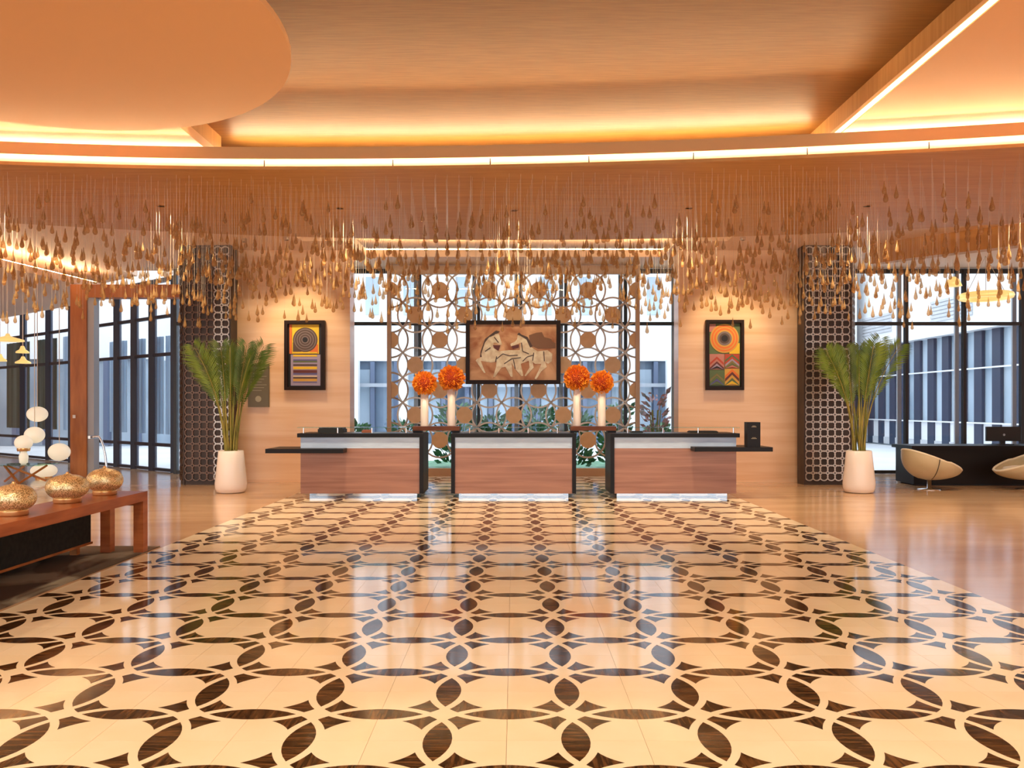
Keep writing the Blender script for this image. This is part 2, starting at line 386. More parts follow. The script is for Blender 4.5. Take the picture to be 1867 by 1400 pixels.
# soffit at the left with a cove, curved bulkhead at the right
so = tag(MB().prism([(-10.0, 15.0), (-9.55, 18.6), (-9.55, 19.7), (-12.1, 21.75), (-22, 29.7), (-22, 11.5)], 4.22, 4.36).build('ceiling', 'pink_plaster'), 'lower pink soffit at far left with a glowing cove', 'ceiling', kind='structure')
MB().tube([(-10.12, 14.9, 4.38), (-9.68, 18.6, 4.38)], .016, 6).build('light_strip', 'led', so)
tag(MB().prism([(-22, 11.2), (-9.0, 15.0), (-9.0, 19.2), (-12.1, 21.75), (-22, 29.7)], 4.63, 4.77).build('ceiling', 'pink_plaster'), 'pink ceiling above the far left cove', 'ceiling', kind='structure')
bh = [(6.85, 15.45), (7.4, 14.75), (8.0, 14.2), (8.7, 13.55), (9.6, 12.9), (11, 12.2), (14, 11.6)]
tag(MB().prism(bh + [(14, 11.85), (11.1, 12.45), (9.75, 13.15), (8.85, 13.75), (8.15, 14.4), (7.55, 14.95), (7.05, 15.5)], 4.25, ZR0).build('trim_1', 'bronze_panel'), 'curved bronze bulkhead below the ceiling at right', 'bulkhead', kind='structure')

# ------------------------------------------------------------------ walls
def stone_wall(name, xa, xb, lab):
    o = tag(box(xa, xb, 16.0, 16.45, 0, ZR0).build(name, 'stone'), lab, 'wall', kind='structure')
    box(xa + .02, xb - .02, 15.985, 16.0, .0, .07).build('plinth', 'stone', o)
    return o
stone_wall('wall_left', -5.54, -3.27, 'left veined beige stone wall carrying the striped painting')
stone_wall('wall_right', 3.27, 5.66, 'right veined beige stone wall carrying the chevron painting')
tag(box(16, 16.3, -9, 14.5, 0, 5.5).build('wall_far_right', 'peach_plaster'), 'plain side wall outside the view at right', 'wall', kind='structure')
tag(box(-22.3, -22, -9, 30, 0, 5.5).build('wall_far_left', 'peach_plaster'), 'plain side wall outside the view at left', 'wall', kind='structure')
# window wall
def glazing(name, lab, pts, heads, transoms, base=.05, fw=.07, fm='frame_black', lite=True):
    o = thing(name, lab, 'window', (pts[0][0], pts[0][1], 0), kind='structure')
    for i, p in enumerate(pts):
        MB().bar((*p, 0), (*p, heads), fw, .10).build('mullion', fm, o)
        if lite and i: MB().bar((p[0] - .10, p[1] + .12, 0), (p[0] - .10, p[1] + .12, heads), .09, .05).build('mullion_fin', 'frame_grey', o)
    for a, b in zip(pts, pts[1:]):
        d = (Vector(b) - Vector(a)).normalized() * (fw / 2); nrm = Vector((-d.y, d.x)).normalized()
        a2 = Vector(a) + d; b2 = Vector(b) - d
        for z, hh in [(base / 2 + .02, .07), (heads - .05, .10)] + [(t, .075) for t in transoms]:
            MB().bar((a2.x, a2.y, z), (b2.x, b2.y, z), .08, hh).build('transom', fm, o)
        n4 = [tuple(v + nrm * e) for v, e in ((a2, -.004), (b2, -.004), (b2, .004), (a2, .004))]
        MB().prism(n4, .09, heads - .1).build('pane', 'window_glass', o)
    return o
mx = [-7.6, -6.35, -5.05, -3.68, -2.12, -.80, .15, 1.16, 2.5, 3.7, 4.95, 6.2, 7.5, 8.8, 10.1, 11.4, 12.7, 14.2, 16.0]
glazing('window_1', 'tall black framed window wall behind the lobby desks', [(x, 18.05) for x in mx], 4.6, [3.37])
diag = [(-7.75, 18.35), (-8.55, 19.0), (-9.25, 19.58), (-9.95, 20.15), (-10.9, 20.9), (-12.0, 21.8), (-13.2, 22.8), (-14.6, 23.9), (-16.5, 25.4), (-19, 27.4)]
glazing('window_2', 'angled navy framed window wall at far left', diag, 4.5, [2.72, 3.6, .62], fw=.16, fm='navy', lite=False)

# ------------------------------------------------------------------ outside
tag(box(-40, 60, 18.2, 90, -.35, -.05).build('court_ground', 'court_floor'), 'pale paved courtyard beyond the windows', 'ground', kind='structure')
tag(box(-6, 6, 18.35, 22, -.05, .03).build('lawn', 'leaf_green'), 'green lawn strip beyond the lattice screen', 'lawn', kind='structure')
# right wing, running away in depth
rw = thing('building_wing', 'white building wing with navy vertical fins beyond the right windows', 'building', (15, 27, 0))
box(15.35, 22, 17.9, 40, -.05, 4.2).build('glass_wall', 'facade_glass', rw)
box(14.9, 22, 17.9, 40, 4.0, 9.5).build('fascia', 'white_paint', rw)
box(15.25, 15.35, 17.9, 40, 0, .28).build('plinth', 'concrete', rw)
for z, hh in ((.95, .05), (2.75, .05)): box(15.2, 15.27, 17.9, 40, z, z + hh).build('rail', 'white_paint', rw)
fm_ = box(-.05, .05, -.22, .22, -2.0, 2.0).mesh('fin', 'navy')
for i in range(22): inst('fin', fm_, rw, (15.28, 18.4 + i * 1.0, 2.0))
pm_ = box(-.01, .01, -.28, .28, -.36, .36).mesh('low_panel', 'white_paint')
for i in range(21): inst('low_panel', pm_, rw, (15.3, 18.9 + i * 1.0, .60))
lv = box(-.02, .02, -1.3, 1.3, -.045, .045).mesh('louvre', 'concrete')
for y in (27.4, 33.0, 36.3):
    for k in range(6): inst('louvre', lv, rw, (14.87, y, 4.55 + k * .13))
# centre building
cb = thing('courtyard_building', 'white upper storey over dark glass across the courtyard', 'building', (0, 34, 0))
box(-14, 14.5, 34, 42, 3.45, 9.5).build('upper_wall', 'white_paint', cb)
box(-14, 14.5, 34.3, 42, -.05, 3.45).build('glass_wall', 'facade_dark', cb)
wm = box(-.28, .28, -.03, .03, -.8, .8).mesh('upper_window', 'facade_glass')
for x in (-6.0, -4.4, -2.2, -1.1, 1.3, 3.0, 5.9, 7.4): inst('upper_window', wm, cb, (x, 33.98, 6.2))
fm2 = box(-.09, .09, -.15, .15, -1.7, 1.7).mesh('fin', 'navy_pale')
pn2 = box(-.35, .35, -.02, .02, -1.35, 1.35).mesh('lower_pane', 'facade_glass')
for i in range(27):
    x = -13 + i * 1.0; inst('fin', fm2, cb, (x, 34.15, 1.72))
    if i % 3 != 1: inst('lower_pane', pn2, cb, (x + .5, 34.27, 1.75))
box(-14, 14.5, 33.9, 34.0, 2.35, 2.5).build('ledge', 'frame_grey', cb)
for xx, w_ in ((-6.7, .5), (-4.6, .35), (4.9, .55), (6.5, .35)): box(xx - w_ / 2, xx + w_ / 2, 33.2, 33.6, -.05, 3.45).build('pillar', 'white_paint', cb)
# far left block behind the angled glass
lb = thing('left_building', 'blue grey building block behind the angled windows', 'building', (-18, 33, 0))
box(-34, -14.3, 32, 40, -.05, 3.4).build('glass_wall', 'facade_glass', lb)
box(-34, -14.3, 31.8, 40, 3.4, 9.5).build('upper_wall', 'white_paint', lb)
for i in range(14): inst('fin', fm2, lb, (-14.9 - i * 1.2, 31.8, 1.70))
# curtains behind the angled panes
for i, (a, b) in enumerate(zip(diag, diag[1:])):
    a = Vector(a); b = Vector(b); d = (b - a).normalized(); n = Vector((d.y, -d.x))
    if n.y < 0: n = -n
    L = (b - a).length; pts = []
    w0, w1 = (.12, .95) if i in (0,) else (.18, .86)
    if i in (4,): continue
    for q in range(17): t = w0 + (w1 - w0) * q / 16; pts.append(a + d * (L * t) + n * (.32 + .05 * math.sin(q * 2.2)))
    poly = [tuple(p) for p in pts] + [tuple(p + n * .02) for p in reversed(pts)]
    cl = MB().prism(poly, .85, 3.2 if i < 5 else 3.5).build('curtain', 'curtain' if i < 6 else 'curtain_green')
    place = ['beside the dark screen', 'second pane from the dark screen', 'third pane from the dark screen', 'fourth pane from the dark screen', '', 'just left of the timber post', 'behind the hanging globes', 'behind the gold pendant', 'at the left picture edge', ''][i]
    tag(cl, ('pale blue curtain hanging behind glass, ' if i < 6 else 'grey green curtain hanging behind glass, ') + place, 'curtain', 'curtains behind the angled glass')

# planting beyond the lattice
def shrub(loc, rx, hh, n, lab, mt='leaf_green', name='shrub'):
    t = thing(name, lab, 'plant', loc, 'courtyard planting'); m = MB(); st = MB()
    for i in range(n):
        a = R.uniform(0, 2 * PI); rr = rx * math.sqrt(R.random()); z = hh * R.uniform(.1, 1)
        p = Vector((loc[0] + rr * math.cos(a), loc[1] + .5 * rr * math.sin(a), loc[2] + z))
        d = Vector((math.cos(a) * R.uniform(.3, 1), math.sin(a) * .6, R.uniform(.1, 1))).normalized(); L = R.uniform(.12, .26); u = d.cross(Vector((R.uniform(-1, 1), R.uniform(-1, 1), .3))).normalized() * L * .22
        k = len(m.v); m.v += [tuple(p), tuple(p + d * L * .5 + u), tuple(p + d * L), tuple(p + d * L * .5 - u)]; m.f.append((k, k + 1, k + 2, k + 3))
    for i in range(6):
        a = i * PI / 3; st.tube([loc, (loc[0] + rx * .5 * math.cos(a), loc[1] + rx * .25 * math.sin(a), loc[2] + hh * .8)], .012, 5)
    m.build('foliage', mt, t); st.build('stem', 'palm_stem', t); return t
sh = [(-2.4, .5, 1.0, 'behind the left lattice edge'), (-1.35, .55, 1.35, 'seen below the left flower stand'), (-.5, .5, 1.15, 'left of the lattice centre'), (.5, .5, 1.3, 'right of the lattice centre'), (1.3, .55, 1.2, 'seen below the right flower stand'), (2.35, .45, 1.35, 'behind the right lattice edge'), (-3.55, .30, .95, 'in the window left of the lattice'), (3.35, .3, .9, 'in the window right of the lattice')]
for i, (x, rx, hh, w) in enumerate(sh): shrub((x * 1.06, 19.1 + (.75 if i % 2 else 0), -.05), rx * .8, hh * 1.15, 420, 'leafy green shrub outdoors ' + w)
shrub((3.28, 18.7, -.05), .26, 1.85, 150, 'pink flowering plant in the window right of the lattice', 'leaf_pink', 'flowering_plant')

# ------------------------------------------------------------------ lattice screen
LY = 17.62; LPX = FPX / LY
lat = thing('lattice_screen', 'tall tan lattice screen of linked rings and solid discs', 'screen', (0, LY, 0))
lx0, lx1 = (706 - VX) / LPX, (1166 - VX) / LPX
zl = lambda y: HC - (y - VY) / LPX
lz0, lz1 = 0.0, zl(487)
for xa, xb, za, zb in ((lx0, lx0 + .09, lz0, 4.6), (lx1 - .09, lx1, lz0, 4.6)): box(xa, xb, LY - .05, LY + .05, za, zb).build('frame_post', 'lattice_frame', lat)
box(lx0 + .09, lx1 - .09, LY - .05, LY + .05, zl(500), 4.6).build('frame_rail', 'lattice_frame', lat)
box(lx0 + .09, lx1 - .09, LY - .05, LY + .05, 0, .16).build('frame_rail', 'lattice_frame', lat)
ls_ = 45.0 / LPX; rr_ = ls_ * .7071
def clipped(cx, cz, prof, xa, xb, za, zb): return [(min(max(x + cx, xa), xb), min(max(z + cz, za), zb)) for x, z in prof]
rm = MB().ring_xz(0, 0, 0, rr_ + .018, rr_ - .018, -.018, .018, 28).mesh('ring', 'lattice_ring')
dm = MB().prism_xz([(.178 * math.cos(2 * PI * i / 28), .178 * math.sin(2 * PI * i / 28)) for i in range(28)], -.022, .022).mesh('disc', 'lattice_disc')
for k in range(-1, 10):
    for r in range(-2, 6):
        cx = (734.4 + 45.0 * (k + .5) - VX) / LPX; cz = zl(597 + 45.6 * (r + .5))
        if cz + rr_ > zl(500) + .12 or cz - rr_ < -.1: continue
        full = cx - rr_ > lx0 - .02 and cx + rr_ < lx1 + .02
        if full: inst('ring', rm, lat, (cx, LY, cz))
        else:     # rings cut off by the frame: partial arcs
            m = MB(); run = []
            for i in range(61):
                a = 2 * PI * i / 60 + (PI if cx < 0 else 0); x = cx + rr_ * math.cos(a); z = cz + rr_ * math.sin(a)
                if lx0 + .05 < x < lx1 - .05: run.append((x, LY, z))
                else:
                    if len(run) > 1: m.tube(run, .02, 4)
                    run = []
            if len(run) > 1: m.tube(run, .02, 4)
            if m.v: m.build('ring_arc', 'lattice_ring', lat)
        if (k + r) % 2 == 1:
            if lx0 + .2 < cx < lx1 - .2: inst('disc', dm, lat, (cx, LY, cz))
            else:
                pr = [(cx + .178 * math.cos(2 * PI * i / 40), cz + .178 * math.sin(2 * PI * i / 40)) for i in range(40)]
                pr = [p for p in pr if lx0 + .05 < p[0] < lx1 - .05]
                if len(pr) > 3: MB().prism_xz(pr, LY - .022, LY + .022).build('half_disc', 'lattice_disc', lat)

# ------------------------------------------------------------------ ring clad columns
def screen_column(xa, xb, sx, lab):
    Y = 15.5; t = thing('ring_screen_column', lab, 'column', ((xa + xb) / 2, Y, 0), 'ring clad columns')
    w = .26; wx = xb + w * .62 if sx > 0 else xa - w * .62
    poly = [(xa, Y), (xb, Y), (wx, Y + w), (wx, Y + .34), (xa, Y + .34)] if sx > 0 else [(wx, Y + w), (xa, Y), (xb, Y), (xb, Y + .34), (wx, Y + .34)]
    MB().prism(poly, 0, ZR0).build('core', 'screen_dark', t)
    s = .1405; ncol = int((xb - xa - .06) / s); x00 = (xa + xb) / 2 - (ncol - 1) / 2 * s
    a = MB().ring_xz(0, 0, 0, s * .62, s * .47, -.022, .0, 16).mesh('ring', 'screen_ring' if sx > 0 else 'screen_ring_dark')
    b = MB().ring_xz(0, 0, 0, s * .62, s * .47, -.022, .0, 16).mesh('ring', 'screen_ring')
    for i in range(ncol):
        for j in range(32):
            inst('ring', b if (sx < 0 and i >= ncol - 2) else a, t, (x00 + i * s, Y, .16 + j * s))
    # wing face
    p0 = Vector((xb, Y)) if sx > 0 else Vector((xa, Y)); p1 = Vector((wx, Y + w)); d = (p1 - p0); ang = math.atan2(d.y, d.x) if sx > 0 else math.atan2(-d.y, -d.x)
    for i in range(2):
        q = p0 + d * ((i + .5) / 2)
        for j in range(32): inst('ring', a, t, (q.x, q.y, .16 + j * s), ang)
    for xx in (xa, xb - .03): box(xx, xx + .03, Y - .025, Y, 0, ZR0).build('edge_trim', 'screen_dark', t)
    return t
screen_column(5.58, 6.50, 1, 'dark column clad in pale metal rings beside the right palm')
screen_column(-6.38, -5.46, -1, 'dark brown column clad in bronze rings beside the left palm')

# ------------------------------------------------------------------ reception desks
DY = 13.24
def desk(xa, xb, lab, legs, ledge=None):
    t = thing('reception_desk', lab, 'desk', ((xa + xb) / 2, DY, 0), 'reception desks in a row')
    box(xa + .12, xb - .12, DY + .12, DY + .62, 0, .075).build('mirror_plinth', 'mirror', t)
    la = xa + (.065 if 'l' in legs else 0); ra = xb - (.065 if 'r' in legs else 0)
    box(la, ra, DY, DY + .74, .075, .82).build('wood_front', 'desk_wood', t)
    box(la, ra, DY + .004, DY + .74, .82, 1.0).build('stone_band', 'onyx', t)
    box(xa - (.05 if 'l' not in legs else 0), xb + (.05 if 'r' not in legs else 0), DY - .03, DY + .78, 1.0, 1.066).build('counter_top', 'black_lacquer', t)
    if 'l' in legs: box(xa, la, DY - .015, DY + .76, .075, 1.0).build('side_panel', 'black_lacquer', t)
    if 'r' in legs: box(ra, xb, DY - .015, DY + .76, .075, 1.0).build('side_panel', 'black_lacquer', t)
    ga = xa - .05 + (.28 if 'l' in legs else 0); gb = xb + .05 - (.28 if 'r' in legs else 0)
    g = box(ga, gb, DY - .02, DY + .30, 1.155, 1.167).build('glass_shelf', 'shelf_glass', t)
    n = 4
    for i in range(n):
        x = ga + .07 + (gb - ga - .14) * i / (n - 1)
        MB().lathe([(.011, 1.066), (.011, 1.155)], (x, DY + .10, 0), 8).build('shelf_post', 'chrome', g)
    if ledge:
        box(ledge[0], ledge[1], DY - .30, DY - .002, ledge[2] - .035, ledge[2] + .035).build('side_ledge', 'black_lacquer', t)
        ex = (ledge[0], xa - .002) if ledge[0] < xa else (xb + .002, ledge[1])
        box(ex[0], ex[1], DY - .002, DY + .5, ledge[2] - .035, ledge[2] + .035).build('ledge_return', 'black_lacquer', t)
    return t
desk(-3.52, -1.495, 'left wood fronted reception desk with a bare black side ledge', 'r', (-4.01, -2.755, .79))
desk(-1.04, 1.02, 'middle wood fronted reception desk with black panels at both ends', 'lr')
desk(1.585, 3.66, 'right wood fronted reception desk with a black box on its side ledge', 'l', (2.906, 4.166, .817))
t = thing('display_box', 'slim black display box standing on the right desk ledge', 'display', (3.885, DY - .12, .852))
box(3.78, 3.99, DY - .22, DY - .04, .852, 1.255).build('body', 'black_lacquer', t)
for z, w_ in ((1.19, .05), (1.175, .08), (1.0, .06), (.985, .09)): box(3.885 - w_ / 2, 3.885 + w_ / 2, DY - .223, DY - .22, z, z + .006).build('print_line', 'sign_line', t)
def stand(xa, xb, lab):
    t = thing('flower_stand', lab, 'shelf', ((xa + xb) / 2, DY + .55, 1.066), 'shelves bridging the desks')
    box(xa, xb, DY + .36, DY + .70, 1.10, 1.172).build('shelf_board', 'wood_dark', t)
    for x in (xa, xb - .14): box(x, x + .14, DY + .40, DY + .66, 1.066, 1.10).build('foot', 'black_lacquer', t)
stand(-1.72, -.93, 'brown wooden shelf bridging the gap between left and middle desks')
stand(.96, 1.73, 'brown wooden shelf bridging the gap between middle and right desks')
for (xp, yp, rp, lab) in ((774, 699, 23, 'white vase with orange flower ball, leftmost of the four'), (823, 690, 25, 'white vase with large orange flower ball just left of the horse painting'), (1052, 689, 25, 'white vase with large orange flower ball just right of the horse painting'), (1097, 697, 22, 'white vase with orange flower ball, rightmost of the four')):
    Yv = DY + (.43 if rp < 24 else .63); c = px(xp, yp, Yv); r = rp * .96 * Yv / FPX
    t = thing('flower_vase', lab, 'vase', (c.x, Yv, 1.172), 'orange flower vases on the desk')
    MB().lathe([(.066, 1.172), (.068, 1.18), (.066, c.z - r * .75), (.058, c.z - r * .75)], (c.x, Yv, 0), 24).build('vase', 'vase_white', t, True)
    fl_ = MB().lathe([(max(0, .80 * r * math.sin(PI * i / 10)), c.z - .80 * r * math.cos(PI * i / 10)) for i in range(11)], (c.x, Yv, 0), 16).build('flower_ball', 'petal_dark', t, True)
    m = MB()
    for i in range(520):
        z = 1 - 2 * (i + .5) / 520; a = i * 2.39996; q = math.sqrt(1 - z * z); d = Vector((q * math.cos(a), q * math.sin(a), z))
        b = d * r * R.uniform(.74, .84); tip = d * r * R.uniform(.92, 1.06) + Vector((R.uniform(-1, 1), R.uniform(-1, 1), R.uniform(-1, 1))) * .012
        u = d.cross(Vector((R.uniform(-1, 1), R.uniform(-1, 1), R.uniform(-1, 1)))).normalized() * .018; k = len(m.v); cc = Vector((c.x, Yv, c.z))
        m.v += [tuple(cc + b - u * .5), tuple(cc + b + u * .5), tuple(cc + tip + u), tuple(cc + tip - u)]; m.f.append((k, k + 1, k + 2, k + 3))
    tag(m.build('petals', 'petal', fl_), kind='stuff')
# small things on the counters
def small_box(name, xa, xb, ya, yb, z0, hh, lab, cat, mt='black_matte', lid=True):
    t = thing(name, lab, cat, ((xa + xb) / 2, (ya + yb) / 2, z0))
    box(xa, xb, ya, yb, z0, z0 + hh * .7).build('body', mt, t)
    if lid: box(xa + .015, xb - .015, ya + .015, yb - .015, z0 + hh * .7, z0 + hh).build('lid', mt, t)
small_box('document_tray', -3.33, -2.90, DY + .38, DY + .70, 1.066, .085, 'low black tray on the left desk counter', 'tray')
small_box('card_holder', -2.58, -2.42, DY + .35, DY + .45, 1.066, .05, 'small brown card holder on the left desk counter', 'holder', 'wood_red')
small_box('keyboard_tray', 2.98, 3.45, DY + .35, DY + .60, 1.066, .03, 'flat black tray on the right desk counter', 'tray')
small_box('desk_pad', 1.98, 2.18, DY + .35, DY + .50, 1.066, .028, 'small black pad on the right desk counter', 'pad')

# ------------------------------------------------------------------ art
def frame_rect(t, x0, x1, z0, z1, Yf, Yb, w, mt):
    for a in ((x0, x1, z0, z0 + w), (x0, x1, z1 - w, z1), (x0, x0 + w, z0 + w, z1 - w), (x1 - w, x1, z0 + w, z1 - w)): box(a[0], a[1], Yf, Yb, a[2], a[3]).build('frame_bar', mt, t)
    box(x0 + w, x1 - w, Yb - .03, Yb - .005, z0 + w, z1 - w).build('backing', 'black_matte', t)
def disc_xz(cx, cz, r, y0, y1, n=40): return MB().prism_xz([(cx + r * math.cos(2 * PI * i / n), cz + r * math.sin(2 * PI * i / n)) for i in range(n)], y0, y1)
# left: circle over stripes
Ya = 15.90; sc_ = FPX / Ya
def art(xl, xr, yt, yb, lab, Y, name='framed_painting'):
    a = px(xl, yb, Y); b = px(xr, yt, Y); t = thing(name, lab, 'painting', ((a.x + b.x) / 2, Y, a.z)); return t, a.x, b.x, a.z, b.z
t, xa, xb, za, zb = art(518, 591.5, 584, 711, 'dark framed painting of a grey circle above coloured stripes', Ya)
frame_rect(t, xa, xb, za, zb, Ya, Ya + .095, .065, 'frame_brown')
yf = Ya + .06; X = lambda u: xa + (xb - xa) * (u - 150) / 655; Z = lambda v: zb - (zb - za) * (v - 118) / 1125
def patch(nm, u0, u1, v0, v1, mt, lev, par): return box(X(u0), X(u1), yf - .004 * lev, yf + .004, Z(v1), Z(v0)).build(nm, mt, par)
cv = box(X(215), X(740), yf, yf + .01, Z(1180), Z(170)).build('canvas', 'paint_black', t)
patch('painted_field', 262, 705, 180, 655, 'paint_yellow', 1, cv); patch('painted_edge', 222, 266, 178, 655, 'paint_orange', 1, cv)
patch('painted_corner', 560, 690, 500, 650, 'paint_orange', 1.5, cv); patch('painted_corner', 280, 420, 470, 622, 'paint_umber', 1.5, cv)
R0 = (X(685) - X(285)) / 2
for i, (f, mt) in enumerate(((1, 'umber'), (.9, 'grey'), (.82, 'umber'), (.70, 'grey'), (.62, 'umber'), (.50, 'grey'), (.42, 'umber'), (.30, 'grey'), (.22, 'black'))):
    disc_xz(X(482), Z(428), R0 * f, yf - .008 - .0015 * i, yf - .002).build('painted_circle', 'paint_' + mt, cv)
patch('painted_field', 245, 728, 668, 1172, 'paint_lilac', 1, cv)
for v0, v1, c in ((625, 650, 'yellow'), (672, 700, 'yellow'), (745, 765, 'blue'), (770, 792, 'green'), (800, 822, 'lilac'), (826, 850, 'umber'), (862, 905, 'yellow'), (918, 965, 'maroon'), (970, 990, 'blue'), (1012, 1028, 'cream'), (1034, 1058, 'umber'), (1060, 1100, 'ochre'), (1112, 1122, 'blue')):
    patch('painted_stripe', 285, 675, v0, v1, 'paint_' + c, 2, cv)
# right: circle over chevrons
t, xa, xb, za, zb = art(1288, 1357, 583, 711, 'dark framed painting of an orange circle above chevrons', Ya)
frame_rect(t, xa, xb, za, zb, Ya, Ya + .095, .058, 'frame_brown')
X = lambda u: xa + (xb - xa) * (u - 240) / 605; Z = lambda v: zb - (zb - za) * (v - 110) / 1125
cv = box(X(295), X(790), yf, yf + .01, Z(1165), Z(165)).build('canvas', 'paint_green', t)
patch('painted_corner', 300, 400, 172, 300, 'paint_pink', 1, cv); patch('painted_corner', 620, 785, 480, 650, 'paint_yellow', 1, cv)
R0 = (X(755) - X(315)) / 2
for i, (f, mt) in enumerate(((1.06, 'ochre'), (.96, 'orange'), (.84, 'ochre'), (.76, 'orange'), (.62, 'ochre'), (.52, 'grey'), (.38, 'umber'), (.24, 'black'))):
    disc_xz(X(540), Z(405), R0 * f, yf - .008 - .0015 * i, yf - .002).build('painted_circle', 'paint_' + mt, cv)
def chev(u0, u1, v0, v1, cols, ground):
    patch('painted_field', u0, u1, v0, v1, ground, 1, cv); n = len(cols); um = (u0 + u1) / 2; dv = (v1 - v0) / (n + .6)
    for i, c in enumerate(cols):
        a = v0 + dv * i; sl = (v1 - v0) * .42; bt = min(v1, a + dv + sl)
        MB().prism_xz([(X(um), Z(a + 5)), (X(u1 - 6), Z(min(v1, a + sl))), (X(u1 - 6), Z(bt)), (X(um), Z(min(v1, a + dv))), (X(u0 + 6), Z(bt)), (X(u0 + 6), Z(min(v1, a + sl)))], yf - .009 - .001 * i, yf - .003).build('painted_chevron', 'paint_' + c, cv)
chev(300, 535, 655, 905, ('pink', 'red', 'pink', 'maroon', 'lilac', 'black'), 'paint_pink'); chev(545, 780, 655, 885, ('green', 'red', 'lilac', 'olive', 'green', 'pink'), 'paint_red')
chev(300, 535, 915, 1160, ('green', 'olive', 'green', 'blue', 'green'), 'paint_green'); chev(545, 780, 890, 1160, ('orange', 'maroon', 'ochre', 'green', 'yellow'), 'paint_ochre')
# horses
Yh = 17.42
t, xa, xb, za, zb = art(849, 1022, 584, 700, 'large black framed painting of two pale rearing horses', Yh)
frame_rect(t, xa, xb, za, zb, Yh, Yh + .10, .085, 'frame_brown')
for xx in (xa + .25, xb - .29): box(xx, xx + .04, Yh + .10, LY - .02, za + .1, zb - .1).build('hanging_bar', 'black_matte', t)
yf = Yh + .05; X = lambda u: xa + (xb - xa) * (u - 160) / 1530; Z = lambda v: zb - (zb - za) * (v - 205) / 1020
cv = box(X(225), X(1625), yf, yf + .012, Z(1165), Z(265)).build('canvas', 'paint_ground', t)
def shape(nm, pts, mt, lev): return MB().prism_xz([(X(u), Z(v)) for u, v in pts], yf - .004 * lev, yf - .004 * lev + .005).build(nm, mt, cv)
shape('painted_shadow', [(1180, 440), (1300, 400), (1390, 390), (1430, 470), (1540, 500), (1560, 540), (1610, 570), (1610, 650), (1330, 660), (1240, 620), (1190, 540)], 'paint_shade', 1)
shape('painted_shadow', [(640, 370), (560, 430), (470, 500), (400, 700), (390, 790), (420, 790), (470, 600), (560, 480), (660, 420)], 'paint_umber', 1)
shape('painted_horse', [(620, 440), (650, 380), (700, 430), (745, 590), (700, 600), (650, 560), (610, 560), (600, 640), (720, 720), (860, 740), (840, 800), (700, 780), (640, 870), (560, 880), (400, 850), (480, 1050), (450, 1040), (320, 850), (340, 820), (420, 790), (410, 740), (470, 560), (540, 470)], 'paint_ivory', 2)
shape('painted_horse', [(1000, 440), (1040, 440), (1150, 500), (1200, 620), (1320, 700), (1480, 680), (1560, 740), (1550, 860), (1490, 900), (1440, 870), (1470, 950), (1380, 1020), (1300, 1150), (1270, 1140), (1340, 1000), (1380, 900), (1280, 900), (1240, 870), (1260, 960), (1130, 1100), (1110, 1090), (1190, 960), (1180, 850), (1050, 900), (1090, 1090), (1060, 1100), (960, 980), (900, 880), (920, 1110), (890, 1110), (800, 950), (740, 960), (630, 1110), (600, 1110), (650, 950), (660, 820), (700, 700), (850, 680), (1030, 680), (1050, 560), (980, 590), (890, 620), (880, 580), (960, 540), (990, 500)], 'paint_ivory', 3)
shape('painted_mane', [(990, 430), (1020, 395), (1060, 430), (1160, 470), (1240, 620), (1200, 640), (1140, 510), (1040, 450)], 'paint_umber', 4)
shape('painted_mane', [(600, 430), (650, 365), (710, 380), (680, 410), (640, 420), (540, 480)], 'paint_umber', 4)
shape('painted_shadow', [(600, 600), (720, 600), (690, 690), (620, 650)], 'paint_maroon', 4)
shape('painted_shadow', [(900, 620), (1020, 590), (1020, 640), (920, 660)], 'paint_maroon', 4)
def line(pts, w, mt='paint_umber'):
    for (u0, v0), (u1, v1) in zip(pts, pts[1:]):
        d = Vector((u1 - u0, v1 - v0)); n = Vector((-d.y, d.x)).normalized() * w
        shape('painted_line', [(u0 + n.x, v0 + n.y), (u1 + n.x, v1 + n.y), (u1 - n.x, v1 - n.y), (u0 - n.x, v0 - n.y)], mt, 5)
for l in ([(660, 820), (760, 740), (860, 770), (1000, 760)], [(620, 470), (690, 560)], [(470, 700), (560, 640)], [(780, 900), (900, 820), (1050, 800)], [(1060, 560), (1080, 700), (1180, 740)], [(1240, 850), (1260, 720)], [(1420, 700), (1430, 860)], [(960, 980), (930, 830)], [(640, 870), (660, 780)], [(1080, 860), (1150, 790), (1250, 760)]): line(l, 7)

# wall sign
t = thing('wall_sign', 'small dark olive plaque with faint lines on the left stone wall', 'sign', (-5.1, 15.97, 1.5))
a = px(452, 742, 15.95); b = px(490, 664, 15.95)
box(a.x, b.x, 15.95, 16.0, a.z, b.z).build('plate', 'sign_board', t)
w = b.x - a.x; hh = b.z - a.z
for i in range(9): box(a.x + .12 * w, b.x - (.1 + .12 * (i % 3)) * w, 15.946, 15.951, b.z - hh * (.08 + .066 * i) - .008, b.z - hh * (.08 + .066 * i)).build('print_line', 'sign_line', t)
disc_xz((a.x + b.x) / 2, a.z + hh * .19, .06, 15.945, 15.951, 20).build('emblem', 'sign_line', t)

